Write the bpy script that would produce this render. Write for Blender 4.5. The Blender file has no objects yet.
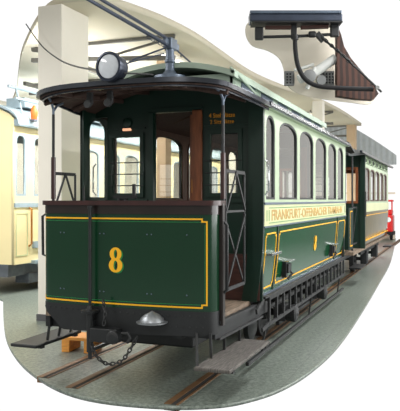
import bpy, bmesh, math, random
from mathutils import Vector, Matrix
random.seed(8)
PI = math.pi
scene = bpy.context.scene
COL = scene.collection

# ------------------------------------------------------------------ materials
def lin(c):
    return tuple((v/255/12.92 if v/255 <= .04045 else ((v/255+.055)/1.055)**2.4) for v in c)

def mat(name, rgb, rough=.5, metal=0., var=.12, scale=6., bump=0., coat=0., spec=.5, emit=None, streak=None, rgb2=None):
    m = bpy.data.materials.new(name); m.use_nodes = True
    nt = m.node_tree; b = nt.nodes['Principled BSDF']
    c = lin(rgb)
    tc = nt.nodes.new('ShaderNodeTexCoord'); mp = nt.nodes.new('ShaderNodeMapping')
    nt.links.new(tc.outputs['Object'], mp.inputs['Vector'])
    if streak: mp.inputs['Scale'].default_value = streak
    n = nt.nodes.new('ShaderNodeTexNoise'); n.inputs['Scale'].default_value = scale; n.inputs['Detail'].default_value = 5
    nt.links.new(mp.outputs[0], n.inputs['Vector'])
    r = nt.nodes.new('ShaderNodeValToRGB')
    r.color_ramp.elements[0].position = .35; r.color_ramp.elements[1].position = .65
    c2 = lin(rgb2) if rgb2 else tuple(min(1, v*(1+var)) for v in c)
    c1 = c if rgb2 else tuple(v*(1-var) for v in c)
    r.color_ramp.elements[0].color = (*c1, 1); r.color_ramp.elements[1].color = (*c2, 1)
    nt.links.new(n.outputs['Fac'], r.inputs['Fac']); nt.links.new(r.outputs[0], b.inputs['Base Color'])
    b.inputs['Roughness'].default_value = rough; b.inputs['Metallic'].default_value = metal
    b.inputs['Coat Weight'].default_value = coat; b.inputs['Specular IOR Level'].default_value = spec
    b.inputs['Coat Roughness'].default_value = .06
    if bump:
        bp = nt.nodes.new('ShaderNodeBump'); bp.inputs['Strength'].default_value = bump; bp.inputs['Distance'].default_value = .01
        nt.links.new(n.outputs['Fac'], bp.inputs['Height']); nt.links.new(bp.outputs[0], b.inputs['Normal'])
    if emit:
        b.inputs['Emission Color'].default_value = (*c, 1); b.inputs['Emission Strength'].default_value = emit
    return m

def glass_mat(name, tint, ior=1.45, extra=0.0):
    m = bpy.data.materials.new(name); m.use_nodes = True; nt = m.node_tree; nt.nodes.clear()
    o = nt.nodes.new('ShaderNodeOutputMaterial'); t = nt.nodes.new('ShaderNodeBsdfTransparent'); g = nt.nodes.new('ShaderNodeBsdfGlossy')
    t.inputs[0].default_value = (*tint, 1); g.inputs['Roughness'].default_value = .03
    f = nt.nodes.new('ShaderNodeFresnel'); f.inputs[0].default_value = ior
    a = nt.nodes.new('ShaderNodeMath'); a.operation = 'ADD'; a.inputs[1].default_value = extra; a.use_clamp = True
    nt.links.new(f.outputs[0], a.inputs[0])
    x = nt.nodes.new('ShaderNodeMixShader'); ge = nt.nodes.new('ShaderNodeNewGeometry'); q = nt.nodes.new('ShaderNodeMath'); q.operation = 'SUBTRACT'; q.inputs[0].default_value = 1
    nt.links.new(ge.outputs['Backfacing'], q.inputs[1]); ml = nt.nodes.new('ShaderNodeMath'); ml.operation = 'MULTIPLY'
    nt.links.new(a.outputs[0], ml.inputs[0]); nt.links.new(q.outputs[0], ml.inputs[1])
    nt.links.new(ml.outputs[0], x.inputs[0]); nt.links.new(t.outputs[0], x.inputs[1]); nt.links.new(g.outputs[0], x.inputs[2])
    nt.links.new(x.outputs[0], o.inputs[0]); return m

M = dict(
 green=mat('green_enamel', (4,48,26), .25, coat=.2, var=.05, scale=3),
 sidegreen=mat('side_green_enamel', (2,72,38), .14, coat=.5, var=.08, scale=2.5),
 dgreen=mat('dark_green_paint', (10,38,28), .4, var=.12, scale=4),
 gold=mat('gold_line', (244,178,20), .45, var=.03),
 dimgold=mat('aged_gold_letters', (214,140,26), .6, var=.05),
 lime=mat('green_shade', (20,125,62), .5, var=.03),
 black=mat('black_iron', (22,24,26), .5, var=.2, scale=14),
 iron=mat('worn_iron', (44,45,46), .55, .2, var=.25, scale=18),
 maroon=mat('maroon_wood', (52,22,20), .35, var=.25, scale=8, coat=.2),
 rust=mat('old_brown_wood', (62,32,24), .6, var=.3, scale=8, streak=(1,1,6)),
 capband=mat('dark_maroon_band', (30,20,18), .3, var=.2, scale=8, coat=.3),
 under=mat('canopy_boards', (62,42,34), .7, var=.3, scale=9, streak=(8,1,1)),
 wood=mat('warm_wood', (122,68,38), .4, var=.25, scale=9, streak=(4,4,.6)),
 dwood=mat('dark_saloon_wood', (70,46,34), .45, var=.25, scale=8, streak=(4,4,.6)),
 boards=mat('worn_floor_board', (120,104,88), .7, var=.3, scale=10, streak=(6,.7,1), bump=.2),
 step=mat('weathered_step_board', (84,80,76), .8, var=.4, scale=12, streak=(9,.8,1), bump=.5),
 pale=mat('pale_green_paint', (168,186,154), .35, var=.05, scale=3, coat=.2),
 band=mat('cream_band_paint', (208,212,164), .3, var=.04, scale=3, coat=.2),
 letters=mat('tan_lettering', (186,150,84), .5, var=.05),
 roofg=mat('roof_grey_green', (164,180,164), .7, var=.08, scale=5),
 roofm=mat('saloon_roof_paint', (104,116,108), .7, var=.1, scale=5),
 roofd=mat('canopy_felt', (58,62,62), .5, var=.15, scale=7),
 rim=mat('blue_black_rim', (44,48,56), .25, .3, var=.2, scale=9),
 steelblue=mat('blue_grey_steel', (96,108,124), .35, .3, var=.1, scale=8),
 dsteel=mat('dark_blue_steel', (58,66,82), .4, .3, var=.1, scale=8),
 chrome=mat('bright_metal', (205,208,210), .2, .9, var=.05),
 dome=mat('dull_silver', (150,154,158), .42, .8, var=.1),
 lens=mat('milky_lens', (206,210,216), .12, var=.1, scale=10, coat=.5),
 lampm=mat('lamp_drum_metal', (52,58,72), .3, .5, var=.15),
 column=mat('white_plaster', (238,232,220), .8, var=.02, scale=2),
 tan=mat('shaded_tan_plaster', (196,170,140), .8, var=.06, scale=3),  # column plaster with the shade put into its colour
 wallm=mat('beige_wall', (224,216,200), .9, var=.04, scale=1.5),
 ceil=mat('beige_ceiling', (214,206,186), .9, var=.03, scale=1),
 truss=mat('truss_steel', (104,102,96), .6, .1, var=.1),
 yellow=mat('cream_yellow_paint', (244,228,176), .35, var=.03, scale=2, coat=.2),
 ygrey=mat('blue_grey_roof', (150,168,176), .5, var=.08),
 ydark=mat('grey_undercarriage', (88,94,100), .6, var=.25, scale=5),
 yint=mat('tram_interior', (120,108,98), .7, var=.3, scale=3),
 brass=mat('brass', (190,130,60), .3, .7, var=.1),
 orange=mat('orange_plastic', (226,96,30), .4, var=.05, emit=.4),
 box=mat('orange_pine', (232,158,74), .6, var=.15, scale=8, streak=(1,6,6)),
 olive=mat('olive_brown_varnish', (104,92,56), .3, var=.2, scale=4, coat=.5),
 red=mat('red_paint', (214,34,34), .35, var=.05, coat=.3),
 skirt=mat('grey_skirting', (92,92,94), .7, var=.1),
 paper=mat('white_sheet', (235,238,242), .7, var=.03),
 light=mat('tube_light', (255,252,240), .5, var=0, emit=7.),
 warmlamp=mat('warm_lamp', (255,190,150), .5, var=0, emit=.8),
 clutch=mat('corrugated_grey', (160,166,168), .6, var=.05),
 tyre=mat('black_rubber', (24,24,26), .8, var=.1),
 perf=mat('perforated_grey', (120,122,122), .6, var=.1),
 pipe=mat('white_pipe', (214,216,212), .5, var=.06),
 railm=mat('worn_rail', (116,86,58), .5, .2, var=.25, scale=10),
 groove=mat('dark_groove', (40,38,34), .9, var=.2, scale=9),
)
M['sglass'] = glass_mat('saloon_side_glass', (.93,.93,.9), 1.5, .17)
M['glass'] = glass_mat('window_glass', (.97,.98,.97), 1.45, .02)
M['dglass'] = glass_mat('tram_glass', (.92,.94,.94), 1.5, .04)

# brown post with dark stripes
def stripes(name, a, b, sc, axis='X'):
    m = mat(name, a, .7, var=.1, scale=8); nt = m.node_tree; bs = nt.nodes['Principled BSDF']
    w = nt.nodes.new('ShaderNodeTexWave'); w.inputs['Scale'].default_value = sc; w.bands_direction = axis; w.inputs['Distortion'].default_value = 1.5
    tc = nt.nodes.new('ShaderNodeTexCoord'); nt.links.new(tc.outputs['Object'], w.inputs['Vector'])
    r = nt.nodes.new('ShaderNodeValToRGB'); r.color_ramp.elements[0].color = (*lin(a), 1); r.color_ramp.elements[1].color = (*lin(b), 1)
    r.color_ramp.elements[0].position = .3; r.color_ramp.elements[1].position = .7
    nt.links.new(w.outputs['Fac'], r.inputs['Fac']); nt.links.new(r.outputs[0], bs.inputs['Base Color']); return m
M['post'] = stripes('ribbed_brown_wood', (46,28,22), (78,48,37), 5)

def floor_mat():
    m = bpy.data.materials.new('speckled_floor'); m.use_nodes = True; nt = m.node_tree; b = nt.nodes['Principled BSDF']
    tc = nt.nodes.new('ShaderNodeTexCoord')
    n1 = nt.nodes.new('ShaderNodeTexNoise'); n1.inputs['Scale'].default_value = 26; n1.inputs['Detail'].default_value = 8; n1.inputs['Roughness'].default_value = .8
    n2 = nt.nodes.new('ShaderNodeTexNoise'); n2.inputs['Scale'].default_value = 1.3; n2.inputs['Detail'].default_value = 3
    for n in (n1, n2): nt.links.new(tc.outputs['Object'], n.inputs['Vector'])
    r1 = nt.nodes.new('ShaderNodeValToRGB'); r1.color_ramp.elements[0].position = .36; r1.color_ramp.elements[1].position = .64
    r1.color_ramp.elements[0].color = (*lin((66,76,71)), 1); r1.color_ramp.elements[1].color = (*lin((152,160,151)), 1)
    nt.links.new(n1.outputs['Fac'], r1.inputs['Fac'])
    r2 = nt.nodes.new('ShaderNodeValToRGB'); r2.color_ramp.elements[0].color = (.8,.82,.8,1); r2.color_ramp.elements[1].color = (1.05,1.05,1.05,1)
    nt.links.new(n2.outputs['Fac'], r2.inputs['Fac'])
    x = nt.nodes.new('ShaderNodeMix'); x.data_type = 'RGBA'; x.blend_type = 'MULTIPLY'; x.inputs['Factor'].default_value = 1
    nt.links.new(r1.outputs[0], x.inputs['A']); nt.links.new(r2.outputs[0], x.inputs['B'])
    br = nt.nodes.new('ShaderNodeTexBrick'); br.inputs['Scale'].default_value = 1; br.inputs['Mortar Size'].default_value = .006
    br.inputs['Brick Width'].default_value = .62; br.inputs['Row Height'].default_value = .62; br.offset = 0
    br.inputs['Color1'].default_value = br.inputs['Color2'].default_value = (1,1,1,1); br.inputs['Mortar'].default_value = (.72,.72,.72,1)
    nt.links.new(tc.outputs['Object'], br.inputs['Vector'])
    y = nt.nodes.new('ShaderNodeMix'); y.data_type = 'RGBA'; y.blend_type = 'MULTIPLY'; y.inputs['Factor'].default_value = 1
    nt.links.new(x.outputs['Result'], y.inputs['A']); nt.links.new(br.outputs['Color'], y.inputs['B'])
    nt.links.new(y.outputs['Result'], b.inputs['Base Color']); b.inputs['Roughness'].default_value = .33
    return m
M['floor'] = floor_mat()

# ------------------------------------------------------------------ helpers
class MB:
    def __init__(s): s.bm = bmesh.new()
    def box(s, x0, x1, y0, y1, z0, z1):
        v = [s.bm.verts.new((x, y, z)) for x in (x0, x1) for y in (y0, y1) for z in (z0, z1)]
        for f in ((0,1,3,2),(4,6,7,5),(0,4,5,1),(2,3,7,6),(0,2,6,4),(1,5,7,3)): s.bm.faces.new([v[i] for i in f])
        return s
    def bar(s, p, q, w, h, up=(0,0,1)):
        p, q = Vector(p), Vector(q); d = (q-p).normalized(); up = Vector(up)
        if abs(d.dot(up)) > .98: up = Vector((0,1,0))
        a = d.cross(up).normalized(); b = a.cross(d).normalized()
        v = [s.bm.verts.new(c + a*i*w/2 + b*j*h/2) for c in (p, q) for i in (-1,1) for j in (-1,1)]
        for f in ((0,1,3,2),(4,6,7,5),(0,4,5,1),(2,3,7,6),(0,2,6,4),(1,5,7,3)): s.bm.faces.new([v[i] for i in f])
        return s
    def tube(s, pts, r, n=8, closed=False):
        pts = [Vector(p) for p in pts]; N = len(pts)
        rs = r if isinstance(r, (list, tuple)) else [r]*N
        rings = []; ref = None
        for i, p in enumerate(pts):
            if closed: d = pts[(i+1) % N]-pts[i-1]
            else: d = pts[min(i+1, N-1)]-pts[max(i-1, 0)]
            d.normalize()
            if ref is None:
                ref = Vector((0,0,1)) if abs(d.z) < .9 else Vector((0,1,0))
            a = (ref - d*ref.dot(d)).normalized(); ref = a; b = d.cross(a)
            rings.append([s.bm.verts.new(p + (a*math.cos(2*PI*k/n)+b*math.sin(2*PI*k/n))*rs[i]) for k in range(n)])
        for i in range(N if closed else N-1):
            A, B = rings[i], rings[(i+1) % N]
            for k in range(n): s.bm.faces.new((A[k], A[(k+1) % n], B[(k+1) % n], B[k]))
        if not closed: s.bm.faces.new(rings[0][::-1]); s.bm.faces.new(rings[-1])
        return s
    def lathe(s, o, axis, prof, n=24):           # prof: list of (distance along axis, radius)
        o = Vector(o); ax = Vector(axis).normalized(); ref = Vector((0,0,1)) if abs(ax.z) < .9 else Vector((1,0,0))
        a = (ref-ax*ref.dot(ax)).normalized(); b = ax.cross(a)
        rings = [[s.bm.verts.new(o+ax*t+(a*math.cos(2*PI*k/n)+b*math.sin(2*PI*k/n))*max(r, .0005)) for k in range(n)] for t, r in prof]
        for A, B in zip(rings, rings[1:]):
            for k in range(n): s.bm.faces.new((A[k], A[(k+1) % n], B[(k+1) % n], B[k]))
        s.bm.faces.new(rings[0][::-1]); s.bm.faces.new(rings[-1]); return s
    def grid(s, rows):                            # rows of points
        V = [[s.bm.verts.new(p) for p in r] for r in rows]
        for A, B in zip(V, V[1:]):
            for k in range(len(A)-1): s.bm.faces.new((A[k], A[k+1], B[k+1], B[k]))
        return s
    def slab(s, rows, off):                       # closed solid between rows and rows+off
        off = Vector(off); R2 = [[Vector(p)+off for p in r] for r in rows]
        A = [[s.bm.verts.new(p) for p in r] for r in rows]; B = [[s.bm.verts.new(p) for p in r] for r in R2]
        n, m = len(A), len(A[0])
        for i in range(n-1):
            for k in range(m-1):
                s.bm.faces.new((A[i][k], A[i][k+1], A[i+1][k+1], A[i+1][k])); s.bm.faces.new((B[i][k], B[i+1][k], B[i+1][k+1], B[i][k+1]))
        for i in range(n-1):
            for k in (0, m-1): s.bm.faces.new((A[i][k], A[i+1][k], B[i+1][k], B[i][k]))
        for k in range(m-1):
            for i in (0, n-1): s.bm.faces.new((A[i][k], A[i][k+1], B[i][k+1], B[i][k]))
        return s
    def build_split(s, name, m, parent=None, smooth=False, bevel=0, label=None):
        bm = s.bm; bm.verts.index_update(); seen = set(); out = []
        for v in bm.verts:
            if v in seen: continue
            st = [v]; seen.add(v); isl = []
            while st:
                a = st.pop(); isl.append(a)
                for e in a.link_edges:
                    b = e.other_vert(a)
                    if b not in seen: seen.add(b); st.append(b)
            idx = {a: i for i, a in enumerate(isl)}
            fs = {f for a in isl for f in a.link_faces}
            q = MB(); vs = [q.bm.verts.new(a.co) for a in isl]
            for f in fs: q.bm.faces.new([vs[idx[a]] for a in f.verts])
            out.append(q.build(name, m, parent, smooth, bevel, label))
        bm.free(); return out
    def build(s, name, m, parent=None, smooth=False, bevel=0, label=None, loc=None, rotz=0):
        bmesh.ops.remove_doubles(s.bm, verts=s.bm.verts, dist=1e-5)
        bmesh.ops.recalc_face_normals(s.bm, faces=s.bm.faces)
        me = bpy.data.meshes.new(name); s.bm.to_mesh(me); s.bm.free()
        return link(name, me, m, parent, smooth, bevel, label, loc, rotz)

def link(name, me, m, parent=None, smooth=False, bevel=0, label=None, loc=None, rotz=0):
    o = bpy.data.objects.new(name, me); COL.objects.link(o)
    me.materials.clear(); me.materials.append(M[m] if isinstance(m, str) else m)
    if parent: o.parent = parent
    if loc: o.location = loc
    if rotz: o.rotation_euler = (0, 0, rotz)
    if smooth:
        for p in me.polygons: p.use_smooth = True
        try: me.set_sharp_from_angle(angle=math.radians(40))
        except Exception: pass
    if bevel:
        b = o.modifiers.new('bevel', 'BEVEL'); b.width = bevel; b.segments = 2; b.limit_method = 'ANGLE'
    if label: o['label'] = label
    return o

def thing(name, label, cat, loc=(0,0,0), rotz=0, group=None):
    o = bpy.data.objects.new(name, None); COL.objects.link(o); o.location = loc; o.rotation_euler = (0,0,rotz)
    o.empty_display_size = .1
    return tag(o, label, cat, group)
def tag(o, label, cat, group=None):
    o['label'] = label; o['category'] = cat
    if group: o['group'] = group
    return o
def struct(o): o['kind'] = 'structure'; return o

def plate(name, outer, holes, thick, fn, m, parent=None, smooth=False, label=None, bevel=0):
    """flat outline with holes, extruded; fn maps (u, v, w) to a point"""
    cu = bpy.data.curves.new(name, 'CURVE'); cu.dimensions = '2D'; cu.fill_mode = 'BOTH'; cu.extrude = thick/2
    for pl in [outer]+list(holes):
        sp = cu.splines.new('POLY'); sp.points.add(len(pl)-1); sp.use_cyclic_u = True
        for i, (u, v) in enumerate(pl): sp.points[i].co = (u, v, 0, 1)
    t = bpy.data.objects.new('tmp', cu); COL.objects.link(t); bpy.context.view_layer.update()
    me = bpy.data.meshes.new_from_object(t.evaluated_get(bpy.context.evaluated_depsgraph_get()))
    bpy.data.objects.remove(t); bpy.data.curves.remove(cu)
    for v in me.vertices: v.co = fn(v.co.x, v.co.y, v.co.z)
    bm = bmesh.new(); bm.from_mesh(me); bmesh.ops.remove_doubles(bm, verts=bm.verts, dist=1e-5); bmesh.ops.recalc_face_normals(bm, faces=bm.faces); bm.to_mesh(me); bm.free()
    me.name = name
    return link(name, me, m, parent, smooth, bevel, label)

def text(name, body, size, fn, m, parent, sx=1., offset=0., thick=.003, label=None):
    cu = bpy.data.curves.new(name, 'FONT'); cu.body = body; cu.size = size; cu.extrude = thick/2; cu.offset = offset
    cu.align_x = 'CENTER'; cu.align_y = 'CENTER'
    t = bpy.data.objects.new('tmp', cu); COL.objects.link(t); bpy.context.view_layer.update()
    me = bpy.data.meshes.new_from_object(t.evaluated_get(bpy.context.evaluated_depsgraph_get()))
    bpy.data.objects.remove(t); bpy.data.curves.remove(cu)
    for v in me.vertices: v.co = fn(v.co.x*sx, v.co.y, v.co.z)
    return link(name, me, m, parent, label=label)

def arch(a, b, z0, z1, rise=.13, n=10, p=2.2):
    """window outline with a flattened round top"""
    c, h = (a+b)/2, (b-a)/2
    return [(a, z0), (b, z0)] + [(c+h*math.copysign(abs(math.cos(t))**(2/p), math.cos(t)), z1-rise+rise*abs(math.sin(t))**(2/p)) for t in [PI*k/n for k in range(n+1)]]
def rect(a, b, c, d): return [(a, c), (b, c), (b, d), (a, d)]
def inset(pl, d):
    cx = (min(p[0] for p in pl)+max(p[0] for p in pl))/2; cy = (min(p[1] for p in pl)+max(p[1] for p in pl))/2
    hx = (max(p[0] for p in pl)-min(p[0] for p in pl))/2; hy = (max(p[1] for p in pl)-min(p[1] for p in pl))/2
    return [(cx+(u-cx)*(hx-d)/hx, cy+(v-cy)*(hy-d)/hy) for u, v in pl]
def smooth_poly(pts, n=5, closed=False):
    P = [Vector((*p, 0)) if len(p) == 2 else Vector(p) for p in pts]; out = []; N = len(P)
    for i in range(N if closed else N-1):
        p0, p1, p2, p3 = (P[(i-1) % N], P[i], P[(i+1) % N], P[(i+2) % N]) if closed else (P[max(i-1,0)], P[i], P[i+1], P[min(i+2,N-1)])
        for k in range(n):
            t = k/n
            out.append(.5*((2*p1)+(p2-p0)*t+(2*p0-5*p1+4*p2-p3)*t*t+(3*p1-p0-3*p2+p3)*t**3))
    if not closed: out.append(P[-1])
    return out
def chain(mb, pts, step=.035, r=.006, lr=.014):
    pts = smooth_poly(pts, 8); L = 0; acc = [0]
    for a, b in zip(pts, pts[1:]): L += (b-a).length; acc.append(L)
    k = 0; s = 0
    while s < L:
        i = max(j for j in range(len(acc)) if acc[j] <= s); i = min(i, len(pts)-2)
        t = (s-acc[i])/max(1e-6, acc[i+1]-acc[i]); p = pts[i].lerp(pts[i+1], t); d = (pts[i+1]-pts[i]).normalized()
        a = d.cross(Vector((0,1,0)) if abs(d.y) < .9 else Vector((1,0,0))).normalized(); b = d.cross(a)
        side = a if k % 2 else b
        mb.tube([p + d*math.cos(q)*step*.68 + side*math.sin(q)*lr for q in [2*PI*j/10 for j in range(10)]], r, 5, True)
        s += step; k += 1
    return mb

# =================================================================== THE HALL
FZ = .03
front_edge = [(-4.29, 3.92), (-3.12, 2.42), (-2.34, 1.46), (-1.74, 0.81), (-1.16, 0.28), (-0.55, -0.14), (-0.06, -0.29), (0.5, -0.24), (0.87, -0.07), (1.08, 0.18), (1.25, 0.59), (1.37, 1.3), (1.43, 2.5), (1.39, 4.67), (1.27, 8.13), (1.03, 13.75), (0.28, 24.73)]
fe = [(p.x, p.y) for p in smooth_poly(front_edge, 5)]
floor_outline = fe + [(fe[-1][0],24.2), (-8.7,24.2), (-8.7,9.), (-7.,6.6), (-5.2,4.6), (-4.4,4.0)]
o = struct(plate('floor', floor_outline, [], FZ, lambda u, v, w: (u, v, w-FZ/2), 'floor'))
CZ = 4.3
ce = [(-7.2,8.2),(-5.0,5.35),(-3.8,3.95),(-2.95,3.05),(-2.4,2.62),(-1.9,2.60),(-1.66,2.9),(-1.5,3.4),(-1.38,4.0),(-1.30,4.97),(-1.33,6.3),(-1.38,8.36),(-1.19,10.2),(-.85,12.),(-.56,15.),(-.45,19.)]
ce = [(p.x, p.y) for p in smooth_poly(ce, 4)]
o = struct(plate('ceiling', ce+[(-8.7,19.),(-8.7,10.)], [], .1, lambda u, v, w: (u, v, CZ+.05+w), 'ceil'))
struct(MB().box(-8.75,-8.6,8.5,24.2,0,CZ).build('wall_left', 'wallm'))
# end wall: corrugated upper part over a wide bright opening
def corrugated():
    mb = MB(); n = 150; x0, x1 = -8.6, .35
    top = lambda x: 5.3 if x < -2.6 else 5.3-1.75*((x+2.6)/2.95)**1.3
    rows = [[(x0+(x1-x0)*k/n, 24.+(.03 if (k//2) % 2 else 0), 3.15 if z == 0 else top(x0+(x1-x0)*k/n)) for k in range(n+1)] for z in (0, 1)]
    return mb.slab(rows, (0,.05,0))
struct(corrugated().build('wall_back', 'clutch'))
mb = MB()
for x in (-8.5,-6.2,-3.9,-2.1): mb.box(x-.15,x+.15,24.,24.15,0,3.15)
mb.box(-8.6,.3,24.02,24.12,1.9,1.98); mb.box(-8.6,.3,24.,24.15,0,.35)
struct(mb.build('window_1', 'wallm'))
# columns
def column(y0, y1, x0, x1, m, skirt=False):
    o = struct(MB().box(x0,x1,y0,y1,0,CZ).build('column', m, bevel=.008))
    if skirt: struct(MB().box(x0-.015,x1+.015,y0-.015,y1+.015,0,.09).build('trim_1', 'skirt', o))
column(2.56,3.26,-2.66,-2.28,'column',True)
column(6.0,6.25,-2.47,-2.28,'tan')  # tan tone stands for its shaded side
for i, y in enumerate((10.2,14.4,18.6)): column(y,y+.5,-2.6,-2.28,'column')
column(12.5,12.8,-.9,-.62,'column')
column(18.5,18.9,-.9,-.6,'tan')
# roof trusses
for i, y in enumerate((4.6, 7.6, 10.6, 14.6, 18.6)):
    x1 = -1.5 if y < 12 else -.7
    xl = {4.6:-4.2, 7.6:-6.4}.get(y, -8.55)
    mb = MB(); zl, zr = 4.2, 3.92
    mb.bar((xl,y,zl-.12),(x1,y,zr),.07,.07)
    mb.bar((xl,y,4.27),(x1,y,4.27),.06,.05)
    k = int((x1-xl)/1.3)
    for j in range(k):
        a = xl+(x1-xl)*j/k; b = xl+(x1-xl)*(j+1)/k
        za = zl-.12+(zr-zl+.12)*j/k; zb = zl-.12+(zr-zl+.12)*(j+1)/k
        if j % 2: mb.bar((a,y,za),(b,y,4.25),.035,.035)
        else: mb.bar((a,y,4.25),(b,y,zb),.035,.035)
    struct(mb.build('roof_truss', 'truss'))
for x in (-3.6,-5.6):
    struct(MB().bar((x,4.3 if x > -4 else 6.3,4.05),(x,18.9,4.05),.06,.08).build('roof_beam', 'truss'))
# tube lights
lid = ['nearest tube light, above the headlamp', 'tube light over the cream tram left of the column', 'third tube light along the ceiling', 'fourth tube light along the ceiling', 'farthest tube light along the ceiling']
for i, (x, y0, y1) in enumerate([(-2.0,5.2,6.2),(-4.9,6.4,8.0),(-3.2,8.6,10.2),(-1.6,9.4,10.8),(-1.3,14.,15.4)]):
    t = thing('tube_light', 'long glowing '+lid[i], 'ceiling light', (x,(y0+y1)/2,4.12), 0, 'tube lights under the hall ceiling')
    h = (y1-y0)/2
    MB().box(-.12,.12,-h,h,.03,.07).build('housing', 'column', t)
    MB().tube([(0,-h+.04,0),(0,h-.04,0)], .03, 10).build('tube', 'light', t, True)
    for s in (-1,1): MB().box(-.01,.01,s*h*.7-.01,s*h*.7+.01,.07,.2).build('hanger', 'truss', t)

# rails sunk in the floor
for x, lab in ((.5,'right running rail passing under the right step board'),(-.5,'middle running rail under the coupling'),(-.935,'left outer rail beside the wooden box')):
    ys = -.19 if x > 0 else (-.08 if x > -.6 else .12)
    t = thing('rail', 'worn steel '+lab, 'rail', (x, 10, 0))
    MB().box(-.03,.03,ys-10,13.9,-.05,.006).build('rail_head', 'railm', t)
    MB().box(.03,.075,ys-10,13.9,-.05,.003).build('groove', 'groove', t)
    MB().box(.075,.095,ys-10,13.9,-.05,.006).build('guard_lip', 'railm', t)

# =================================================================== CREAM TRAM on the left track
ct = thing('tram_car', 'cream and grey-blue tram standing on the left track behind the columns', 'tram', (-4.5,10,0))
X0 = 0.; Y0, Y1 = -5.54, 7.2
def cm(u, v, w): return (w, u, v)
wins = []
u = -4.3
doors = [(-5.05,-4.5)]
while u < 6.6:
    wins.append(arch(u, u+.75, 1.62, 2.72, .12)); u += .95
wins.insert(0, arch(-5.5,-5.2,1.72,2.82,.1)); wins.insert(1, arch(-4.98,-4.57,1.72,2.82,.1))
plate('side_wall', rect(Y0, Y1, .52, 2.98), wins, .06, cm, 'yellow', ct)
for w in wins:
    fr = plate('window_frame', w, [inset(w, .035)], .04, lambda a, b, c: (c+.01, a, b), 'ygrey', ct)
    plate('glass', inset(w, .03), [], .008, cm, 'dglass', fr)
for a, b in ((-5.5,-5.16),(-4.4,-3.4),(-3.3,-1.3),(-1.2,.8),(.9,2.9),(3.,5.),(5.1,7.)):
    plate('panel_moulding', rect(a,b,.66,1.42), [rect(a+.02,b-.02,.68,1.40)], .01, lambda u, v, w: (.034+w,u,v), 'band', ct)
MB().box(.02,.05,Y0,Y1,1.52,1.6).build('belt_rail', 'ygrey', ct)
plate('end_wall', [(-2.1,.52),(0,.52),(0,2.96)]+[(-1.05+1.1*math.cos(PI*k/12), 2.97+.38*math.sin(PI*k/12)) for k in range(13)]+[(-2.1,2.96)], [rect(-1.8,-1.2,1.6,2.7), rect(-.9,-.3,1.6,2.7)], .05, lambda u, v, w: (u, Y0+.03+w, v), 'yellow', ct)
MB().box(-2.15,-2.1,Y0,Y1,.52,1.5).build('far_side_wall', 'yellow', ct)
MB().box(-2.1,-.03,Y0+.1,Y1,.52,.6).build('floor', 'yint', ct)
mb = MB()
for k in range(11): mb.box(-1.9,-.5,-4+k,-3.6+k,.6,1.0); mb.box(-1.9,-.5,-3.65+k,-3.6+k,1.0,1.55)
mb.build_split('bench_seat', 'yint', ct)
mb = MB(); rows = []
for y in (Y0-.05, Y1): rows.append([(-1.05+1.2*math.cos(t), y, 2.96+.42*math.sin(t)) for t in [PI*k/16 for k in range(17)]])
rf = mb.slab(rows, (0,0,.04)).build('roof', 'ygrey', ct, True)
MB().box(.02,.14,Y0,Y1,2.94,3.06).build_split('gutter', 'ygrey', rf)
mb = MB()
for y in range(-5, 7, 2): mb.box(-.55,-.15,y,y+1.1,3.34,3.52)
mb.build_split('roof_vent_box', 'ygrey', rf)
mb = MB()
for z, x in ((3.42,.05),(3.64,-.1)): mb.tube([(x,Y0,z),(x,Y1,z)], .025)
for k in range(9): mb.tube([(.1,Y0+.2+k*1.5,3.0),(-.1,Y0+.2+k*1.5,3.67)], .018)
mb.build('roof_rail', 'ygrey', rf)
MB().lathe((.2,-5.2,3.08), (0,0,1), [(0,.05),(.12,.07),(.2,.05),(.25,.02)], 14).build('marker_lamp', 'orange', ct, True)
MB().box(.03,.24,-5.25,-5.15,3.04,3.08).build('lamp_bracket', 'ydark', ct)
for yy in (-5.12,-4.45): MB().tube([(.03,yy,.82),(.09,yy,.86),(.09,yy,1.48),(.03,yy,1.52)], .018).build('grab_rail', 'brass', ct, True)
MB().box(-.1,.12,-5.05,-4.5,.5,.56).build('door_step', 'ygrey', ct)
MB().box(.03,.07,-5.02,-4.5,.78,.9).build('bumper_strip', 'ygrey', ct)
MB().box(-2.,-.1,Y0,Y1,.3,.52).build_split('underframe', 'ydark', ct)
mb = MB()
for a in range(-5, 7, 2): mb.box(-.35,-.05,a,a+1.3,.14,.32)
mb.build_split('battery_box', 'ydark', ct)
for y in (-3.2,-1.2,3.2,5.2):
    MB().lathe((-.35,y,.33),(1,0,0),[(0,.32),(.08,.32),(.1,.28),(.12,.1)],24).build('wheel','ydark',ct,True)

# =================================================================== THE GREEN TRAM
T = thing('tram_car', 'dark green tram numbered 8 with open front platform and gold lining', 'tram', (0,0,0))

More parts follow.
